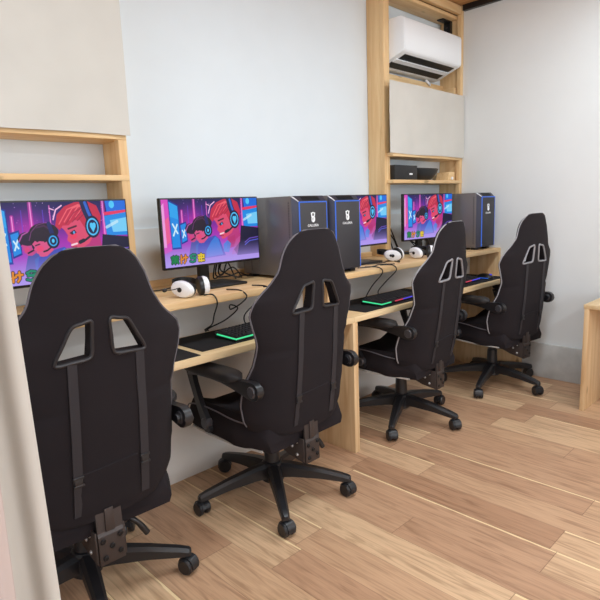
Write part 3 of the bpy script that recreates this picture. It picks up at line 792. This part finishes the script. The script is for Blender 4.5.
# ------------------------------------------------------------------ gaming chair
def make_chair():
    r = empty('gaming_chair', (0, 0, 0))
    # ---- backrest
    zz = [.372, .378, .40, .44, .53, .60, .66, .71, .76, .82, .86, .90, .95, 1.0, 1.06, 1.10, 1.124, 1.136, 1.140]
    ww = [.165, .200, .234, .258, .268, .260, .246, .241, .248, .268, .276, .262, .206, .170, .150, .126, .101, .078, .046]
    zs = sorted(set([round(v, 4) for v in np.interp(np.linspace(0, 1, 74), np.linspace(0, 1, len(zz)), zz)]))
    # smooth interpolation of the half width
    hwf = np.interp(np.linspace(zz[0], zz[-1], 400), zz, ww)
    ker = np.ones(9)/9; hws = np.convolve(np.pad(hwf, 4, mode='edge'), ker, 'valid')
    zl_ = np.linspace(zz[0], zz[-1], 400)
    def hw(z):
        a = np.interp(z, zl_, hws); e = np.interp(z, zz, ww)
        k = min(1, max(0, (min(z-.40, 1.12-z))/.03)); return a*k+e*(1-k)
    def thick(z):
        t = float(np.interp(z, [.37, .5, .7, .82, .90, .97, 1.05, 1.14], [.10, .10, .085, .05, .04, .042, .06, .06]))
        t *= math.sqrt(max(.12, min(1, (1.145-z)/.06))) if z > 1.08 else 1
        t *= math.sqrt(max(.25, min(1, (z-.36)/.04))) if z < .41 else 1
        return t
    def yb(z):      # rear face of the backrest on the centre line: upright above, leaning forward below
        return float(np.interp(z, [.37, .42, .50, .65, .85, .95, 1.06, 1.14], [-.250, -.256, -.266, -.281, -.296, -.304, -.310, -.309]))
    def wing(x, z):
        d = np.interp(z, [.37, .42, .50, .58, .66, .74, .85, .93, 1.0, 1.14], [.05, .07, .085, .075, .045, .03, .05, .038, .012, 0])
        h = np.interp(z, zz, ww)
        return float(d*min(1.05, abs(x)/h)**(4.5 if z < .7 else 3))
    def rear(x, z):  # rear face at any x
        h = np.interp(z, zz, ww); q = min(.98, abs(x)/h)
        return yb(z)+thick(z)/2*(1-math.sqrt(1-q**2.6))+wing(x, z)
    nrow = 44; loops = []
    for z in zs:
        h = hw(z); T = thick(z); L = []
        for k in range(nrow):
            a = 2*PI*k/nrow; c_, s_ = math.cos(a), math.sin(a)
            x = h*math.copysign(abs(c_)**.77, c_)
            y = T/2*math.copysign(abs(s_), s_)
            L.append((x, yb(z)+T/2+y+wing(x, z), z))
        loops.append(L)
    back = MB().loft(loops).build('backrest', 'fabric', r, world=False, smooth=0)
    slot = [(.020, .956), (.078, .944), (.134, .840), (.027, .846)]
    def inset(P, d):
        cx = sum(p[0] for p in P)/4; cz = sum(p[1] for p in P)/4
        return [(cx+(p[0]-cx)*d, cz+(p[1]-cz)*d) for p in P]
    cut = MB()
    for s in (1, -1):
        cut.prism([(s*p[0], p[1]) for p in inset(slot, .88)], 1, -.5, .2)
    co = cut.build('slot_cutter', 'fabric', None, smooth=0)
    md = back.modifiers.new('slots', 'BOOLEAN'); md.object = co; md.operation = 'DIFFERENCE'; md.solver = 'EXACT'
    dg = bpy.context.evaluated_depsgraph_get()
    me = bpy.data.meshes.new_from_object(back.evaluated_get(dg)); back.modifiers.clear(); back.data = me
    me.name = 'backrest'
    bpy.data.objects.remove(co)
    for p in me.polygons: p.use_smooth = True
    me.set_sharp_from_angle(angle=math.radians(50))
    for s in (1, -1):
        P = inset(slot, .93)
        pts = []
        for a, b in zip(P, P[1:]+P[:1]):
            for tt in (.12, .5, .88): pts.append((a[0]+(b[0]-a[0])*tt, a[1]+(b[1]-a[1])*tt))
        MB().tube([(s*p[0], rear(p[0], p[1])+.0005, p[1]) for p in pts], .0055, n=8, smooth=4, closed=True).build('slot_rim', 'rim_dark', back, world=False)
    # piping along the rear outer edge
    pts = []
    for z in np.linspace(.42, 1.138, 46):
        h = hw(z)*.995; pts.append((-h, yb(z)+thick(z)*.45+wing(h, z), z))
    pts = pts+[(-p[0], p[1], p[2]) for p in pts[::-1]]
    MB().tube(pts, .0034, n=7).build('piping', 'piping_dark', back, world=False)
    # straps with buckles, lower flap
    for s, x0, x1 in ((-1, -.083, -.093), (1, .106, .106)):
        L = []
        for k in range(13):
            a = k/12; z = .846-(.846-.405)*a; x = x0+(x1-x0)*a
            y = rear(x, z)-.0035-.002*math.sin(a*PI)
            L.append([(x-.0125, y, z), (x+.0125, y, z), (x+.0125, y+.004, z), (x-.0125, y+.004, z)])
        sp_ = MB().loft(L).build('strap', 'strap', back, world=False)
        xb = x0+(x1-x0)*.72
        b_ = MB(); ybk = rear(xb, .51)-.010
        b_.box(xb-.015, xb+.015, ybk, ybk+.008, .520, .528, bev=.002); b_.box(xb-.015, xb+.015, ybk, ybk+.008, .498, .505, bev=.002)
        b_.box(xb-.011, xb+.011, ybk+.001, ybk+.007, .503, .522, bev=.001)
        b_.build('buckle', 'plastic', sp_, world=False)
    L = []
    for x in np.linspace(-.092, .082, 15):
        top = .535+.004*math.sin(x*20)
        L.append([(x, rear(x, .403)+.004, .400), (x, rear(x, .403)-.003, .403), (x, rear(x, .47)-.004, .47), (x, rear(x, top)-.004, top-.004), (x, rear(x, top)+.004, top)])
    MB().loft(L).build('lumbar_flap', 'fabric', back, world=False)
    # ---- seat
    loops = []
    for k in range(26):
        a = k/25; y = -.225+.495*a
        h = .205+.055*min(1, a/.3)-.02*max(0, (a-.8)/.2)
        zb = .318+.022*a
        round_ = math.sqrt(max(.03, 1-((a-.86)/.14)**2)) if a > .86 else (math.sqrt(max(.2, 1-((.08-a)/.08)**2)) if a < .08 else 1)
        top = .418*1
        bol = .052
        L = []
        for u in np.linspace(-1, 1, 21):
            x = h*u
            zt = top+bol*max(0, (abs(u)-.5)/.5)**1.2*(1 if abs(u) < .86 else max(0, 1-((abs(u)-.86)/.14)**2*1.1))-(.03 if abs(u) > .995 else 0)
            L.append((x, y, zb+(zt-zb)*round_))
        L.append((h*1.0, y, zb+.02)); L.append((h*.96, y, zb))
        L.append((-h*.96, y, zb)); L.append((-h*1.0, y, zb+.02))
        loops.append(L)
    seat = MB().loft(loops).build('seat', 'fabric', r, world=False, smooth=60)
    for s in (-1, 1):
        MB().tube([(s*.221, -.17, .418), (s*.254, -.08, .432), (s*.263, .02, .447), (s*.263, .12, .449), (s*.250, .22, .428), (s*.238, .262, .385)], .003, n=6, smooth=5).build('piping', 'piping_dark', seat, world=False)
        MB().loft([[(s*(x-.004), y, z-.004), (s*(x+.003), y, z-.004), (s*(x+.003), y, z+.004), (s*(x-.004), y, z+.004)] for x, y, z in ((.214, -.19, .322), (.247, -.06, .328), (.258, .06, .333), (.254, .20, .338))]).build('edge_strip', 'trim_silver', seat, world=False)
    # ---- base
    MB().cyl((0, 0, .065), (0, 0, .15), .05, .045, bev=.006).build('base_hub', 'plastic', r, world=False)
    gl = MB(); gl.cyl((0, 0, .15), (0, 0, .24), .034, .031, bev=.002); gl.cyl((0, 0, .24), (0, 0, .300), .026, bev=.002)
    gl.build('gas_lift', 'plastic', r, world=False)
    mech = MB(); mech.box(-.10, .10, -.16, .11, .300, .319, bev=.005); mech.box(-.044, .024, -.235, .05, .262, .302, bev=.008)
    mech.build('tilt_mechanism', 'plastic', r, world=False)
    for k in range(5):
        L = []
        for rr, hwid, zt, zb in ((.03, .027, .148, .085), (.09, .026, .142, .088), (.2, .021, .122, .080), (.30, .0175, .098, .066), (.330, .015, .088, .064), (.337, .010, .082, .066)):
            L.append([(rr, -hwid, zb), (rr, hwid, zb), (rr, hwid*1.0, zt-.012), (rr, hwid*.55, zt), (rr, -hwid*.55, zt), (rr, -hwid, zt-.012)])
        leg = MB().loft(L).build('base_leg', 'plastic', r, world=False, smooth=25)
        leg.rotation_euler.z = k*2*PI/5
        c = MB(); x = 0
        c.cyl((x, 0, .040), (x, 0, .070), .010, n=12)
        for s in (-1, 1):
            c.cyl((x+.006, s*.006, .0295), (x+.006, s*.027, .0295), .029, bev=.005, n=22)
        c.box(x-.022, x+.022, -.006, .006, .03, .056, bev=.004)
        L = []
        for a in np.linspace(-.2, PI*.95, 10):
            q = Vector((x+.006+.033*math.cos(a), 0, .0295+.033*math.sin(a)))
            q2 = Vector((x+.006+.030*math.cos(a), 0, .0295+.030*math.sin(a)))
            L.append([q+Vector((0, -.016, 0)), q+Vector((0, .016, 0)), q2+Vector((0, .016, 0)), q2+Vector((0, -.016, 0))])
        c.loft(L)
        c.build('caster', 'plastic', leg, world=False, smooth=35).location = (.320, 0, 0)
    # ---- rear steel support with bolts and lever
    bar = MB(); bx = -.012
    bar.prism([(-.243, .425), (-.252, .425), (-.252, .33), (-.258, .32), (-.258, .232), (-.245, .232)], 0, bx-.038, bx+.038, bev=.002)
    bar.prism([(-.250, .40), (-.2575, .40), (-.2575, .33), (-.250, .33)], 0, bx-.013, bx+.013, bev=.001)
    for q in (-1, 1):
        bar.prism([(-.251, .335), (-.251, .236), (-.17, .250), (-.11, .270), (-.11, .312), (-.17, .332)], 0, bx+q*.042-.003, bx+q*.042+.003, bev=.001)
    bar = bar.build('back_bracket', 'steel', r, world=False, smooth=30)
    for x, z in ((-.026, .305), (.026, .31), (-.022, .252), (.024, .258), (0, .283)):
        MB().cyl((bx+x, -.257, z), (bx+x, -.263, z), .008, n=14, bev=.002).build('bolt', 'bolt', bar, world=False)
    for y, z in ((-.216, .316), (-.179, .320), (-.189, .293), (-.216, .264)):
        MB().cyl((bx-.044, y, z), (bx-.050, y, z), .0065, n=14, bev=.002).build('bolt', 'chrome', bar, world=False)
    MB().cyl((.046, -.17, .262), (.066, -.17, .262), .022, bev=.004).build('tension_knob', 'plastic', r, world=False)
    lv = MB(); lv.tube([(.045, -.13, .300), (.075, -.15, .292), (.110, -.165, .262), (.138, -.172, .215)], [.006, .007, .009, .010], n=10, smooth=5)
    lv.build('tilt_lever', 'plastic', r, world=False)
    # ---- armrests
    for s in (-1, 1):
        L = []
        for k in range(17):
            a = k/16; y = -.155+.345*a
            e = math.sqrt(max(.04, 1-(2*a-1)**6)); w_ = .040*e; zt = .640-.006*a; zb = .594
            zc = (zt+zb)/2; hh = (zt-zb)/2*e
            L.append([(s*.273+w_*math.copysign(abs(math.cos(t_))**.5, math.cos(t_)), y, zc+hh*math.copysign(abs(math.sin(t_))**.6, math.sin(t_))) for t_ in [2*PI*i/24 for i in range(24)]])
        arm = MB().loft(L).build('armrest', 'pad', r, world=False)
        # link: from front strut top, under the pad, back to the pivot on the backrest
        lk = MB(); L = []
        for y, zc, hh in ((.165, .585, .012), (.10, .592, .010), (.02, .594, .010), (-.05, .593, .012), (-.11, .590, .018), (-.17, .585, .026), (-.205, .582, .032), (-.225, .581, .034), (-.243, .581, .030), (-.256, .581, .018), (-.260, .581, .008)):
            L.append([(s*.268-.013, y, zc-hh), (s*.268+.013, y, zc-hh), (s*.268+.017, y, zc), (s*.268+.013, y, zc+hh), (s*.268-.013, y, zc+hh), (s*.268-.017, y, zc)])
        lk.loft(L)
        L = []
        for y, z, w_ in ((.165, .594, .02), (.15, .545, .017), (.115, .46, .017), (.082, .40, .022), (.070, .365, .022), (.066, .352, .012)):
            L.append([(s*.268-.011, y-w_, z), (s*.268+.011, y-w_, z), (s*.268+.011, y+w_, z), (s*.268-.011, y+w_, z)])
        lk.loft(L)
        lk.build('arm_bracket', 'plastic', arm, world=False, smooth=35)
        MB().cyl((s*.250, -.226, .581), (s*.2875, -.226, .581), .022, bev=.004).build('pivot_cap', 'cap', arm, world=False)
        MB().cyl((s*.250, .078, .385), (s*.284, .078, .385), .026, bev=.008).build('pivot_cap', 'cap', arm, world=False)
        MB().cyl((s*.238, -.226, .581), (s*.251, -.226, .581), .015).build('pivot_pin', 'plastic', arm, world=False)
    return r

ch = make_chair()
CG = 'black gaming chairs along the desk'
chairs = [(-1.365, -.577, -1, -31.5, 'nearest black gaming chair beside the cream curtain'),
          (-.542, -.574, 1.0, 20.6, 'black gaming chair second from the curtain, left of the middle desk panel'),
          (.517, -.500, 2.0, 62, 'black gaming chair right of the middle desk panel'),
          (1.402, -.612, -8, 48, 'black gaming chair farthest from the curtain, nearest the right wall')]
trees = [ch]+[copy_tree(ch) for _ in chairs[1:]]
for k, (o, (x, y, yaw, leg, lab)) in enumerate(zip(trees, chairs)):
    o.location = (x, y, 0); o.rotation_euler.z = math.radians(yaw)
    tag(o, lab, 'chair', CG)
    i = 0
    for c in o.children:
        if k >= 2 and c.name.startswith('backrest'):
            b = math.radians(-2.3 if k == 2 else 1.4)      # reclined about the hinge at y=-.2, z=.4
            c.rotation_euler.x = -b
            c.location = (0, -.2-(-.2*math.cos(-b)-.4*math.sin(-b)), (.385 if k == 2 else .390)-(-.2*math.sin(-b)+.4*math.cos(-b)))
        if c.name.startswith('base_leg'):
            c.rotation_euler.z = math.radians(leg-yaw+72*i); i += 1
            c.children[0].rotation_euler.z = [.5, -.7, .25, .9, -1.3][(i+k) % 5] if k < 3 else [2.2, 1.2, .4, -.5, 2.6][i-1]
        for q in c.children:
            nm = q.name.split('.')[0]
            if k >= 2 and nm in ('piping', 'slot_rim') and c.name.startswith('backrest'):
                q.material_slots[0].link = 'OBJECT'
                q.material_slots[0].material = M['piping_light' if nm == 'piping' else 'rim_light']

# ------------------------------------------------------------------ curtain at the left edge
def pleated(pts, z0, z1, mat, name, label, slant=0.0, amp=.018, n=70, waves=5.0):
    a, b = Vector(pts[0]), Vector(pts[1]); d = b-a; nrm = Vector((-d.y, d.x)).normalized()
    rows = []
    for z in np.linspace(z0, z1, 24):
        L1 = []; L2 = []
        for i in range(n+1):
            t = i/n; k = math.sin(t*waves*2*PI+.3*math.sin(z*3))*amp*(.25+.75*min(1, t*4))
            p = a+d*t+nrm*k+Vector(((.95-z)*slant, 0))
            L1.append((p.x, p.y, z)); q = p+nrm*.002; L2.append((q.x, q.y, z))
        rows.append(L1+L2[::-1])
    mb = MB().loft(rows)
    o = mb.build(name, mat, smooth=60)
    tag(o, label, 'curtain')
    return o
cu = pleated([(-1.684, -1.275), (-1.99, -1.17)], .02, 2.30, 'cloth', 'curtain', 'cream curtain hanging at the left edge beside the nearest chair', slant=.025)
pk = pleated([(-1.760, -1.335), (-1.92, -1.27)], .02, 2.30, 'pink', 'curtain', 'pale pink curtain edge at the bottom left corner', waves=3)
rl = tag(empty('curtain_rail', (-1.85, -1.22, 2.3)), 'white curtain rail under the ceiling at the left', 'rail')
MB().cyl((-1.64, -1.295, 2.33), (-2.05, -1.15, 2.33), .012).build('rod', 'lamp_body', rl)
for p in ((-1.70, -1.274), (-1.99, -1.171)): MB().cyl((p[0], p[1], 2.33), (p[0], p[1], 2.559), .006).build('hanger', 'lamp_body', rl)

# ------------------------------------------------------------------ lamps
LAMPS = [(-.87, -1.5, 23, 'between the first and second seat'), (.72, -1.5, 19, 'over the third seat'),
         (-.9, -3.9, 26, 'added unseen at the back left of the room'), (.7, -3.9, 26, 'added unseen at the back right of the room')]  # rear pair is unseen, added to brighten the right wall and curtain
for x, y, en, w in LAMPS:
    e = tag(empty('ceiling_light', (x, y, H)), 'white rectangular ceiling light ' + w, 'lamp', 'ceiling lights')
    MB().box(x-.62, x+.62, y-.17, y+.17, H-.05, H-.0005, bev=.006).build('housing', 'lamp_body', e)
    la = bpy.data.lights.new('lamp_glow', 'AREA'); la.shape = 'RECTANGLE'; la.size = 1.2; la.size_y = .3
    la.energy = en; la.color = (.82, .93, 1.0)
    lo = bpy.data.objects.new('lamp_glow', la); COL.objects.link(lo); lo.parent = e; lo.location = (0, 0, -.054)

for loc, rot, sx, sy in ((((WX0+WX1)/2, YF-.11, (WZ0+WZ1)/2), (PI/2, 0, 0), WX1-WX0, WZ1-WZ0), ((XL_-.11, (WY0+WY1)/2, 1.55), (PI/2, 0, -PI/2), WY1-WY0, 1.5)):
    pl = bpy.data.lights.new('window_portal', 'AREA'); pl.shape = 'RECTANGLE'; pl.size = sx; pl.size_y = sy
    pl.cycles.is_portal = True
    po = bpy.data.objects.new('window_portal', pl); COL.objects.link(po)
    po.location = loc; po.rotation_euler = rot
w = bpy.data.worlds.new('World'); sc.world = w; w.use_nodes = True
w.node_tree.nodes['Background'].inputs[0].default_value = (.88, .94, 1, 1)
w.node_tree.nodes['Background'].inputs[1].default_value = 4.2

# ------------------------------------------------------------------ camera
cd = bpy.data.cameras.new('camera'); cam = bpy.data.objects.new('camera', cd); COL.objects.link(cam)
fw = Vector((0.688239630183542, 0.7057878697056218, -0.16789786901929923))
ri = Vector((0.7110583720475654, -0.7021628134807049, -0.0369239069699694))
up = Vector((0.1439520857295493, 0.09397268933717502, 0.9851126487223942))
cam.matrix_world = Matrix(((ri.x, up.x, -fw.x, -1.9760), (ri.y, up.y, -fw.y, -2.2533), (ri.z, up.z, -fw.z, 1.2206), (0, 0, 0, 1)))
cd.sensor_width = 36; cd.lens = 545.516/600*36; cd.clip_start = .02
sc.camera = cam
vs = sc.view_settings
vs.view_transform = 'Standard'; vs.look = 'None'; vs.gamma = 1; vs.exposure = 0; vs.use_curve_mapping = False
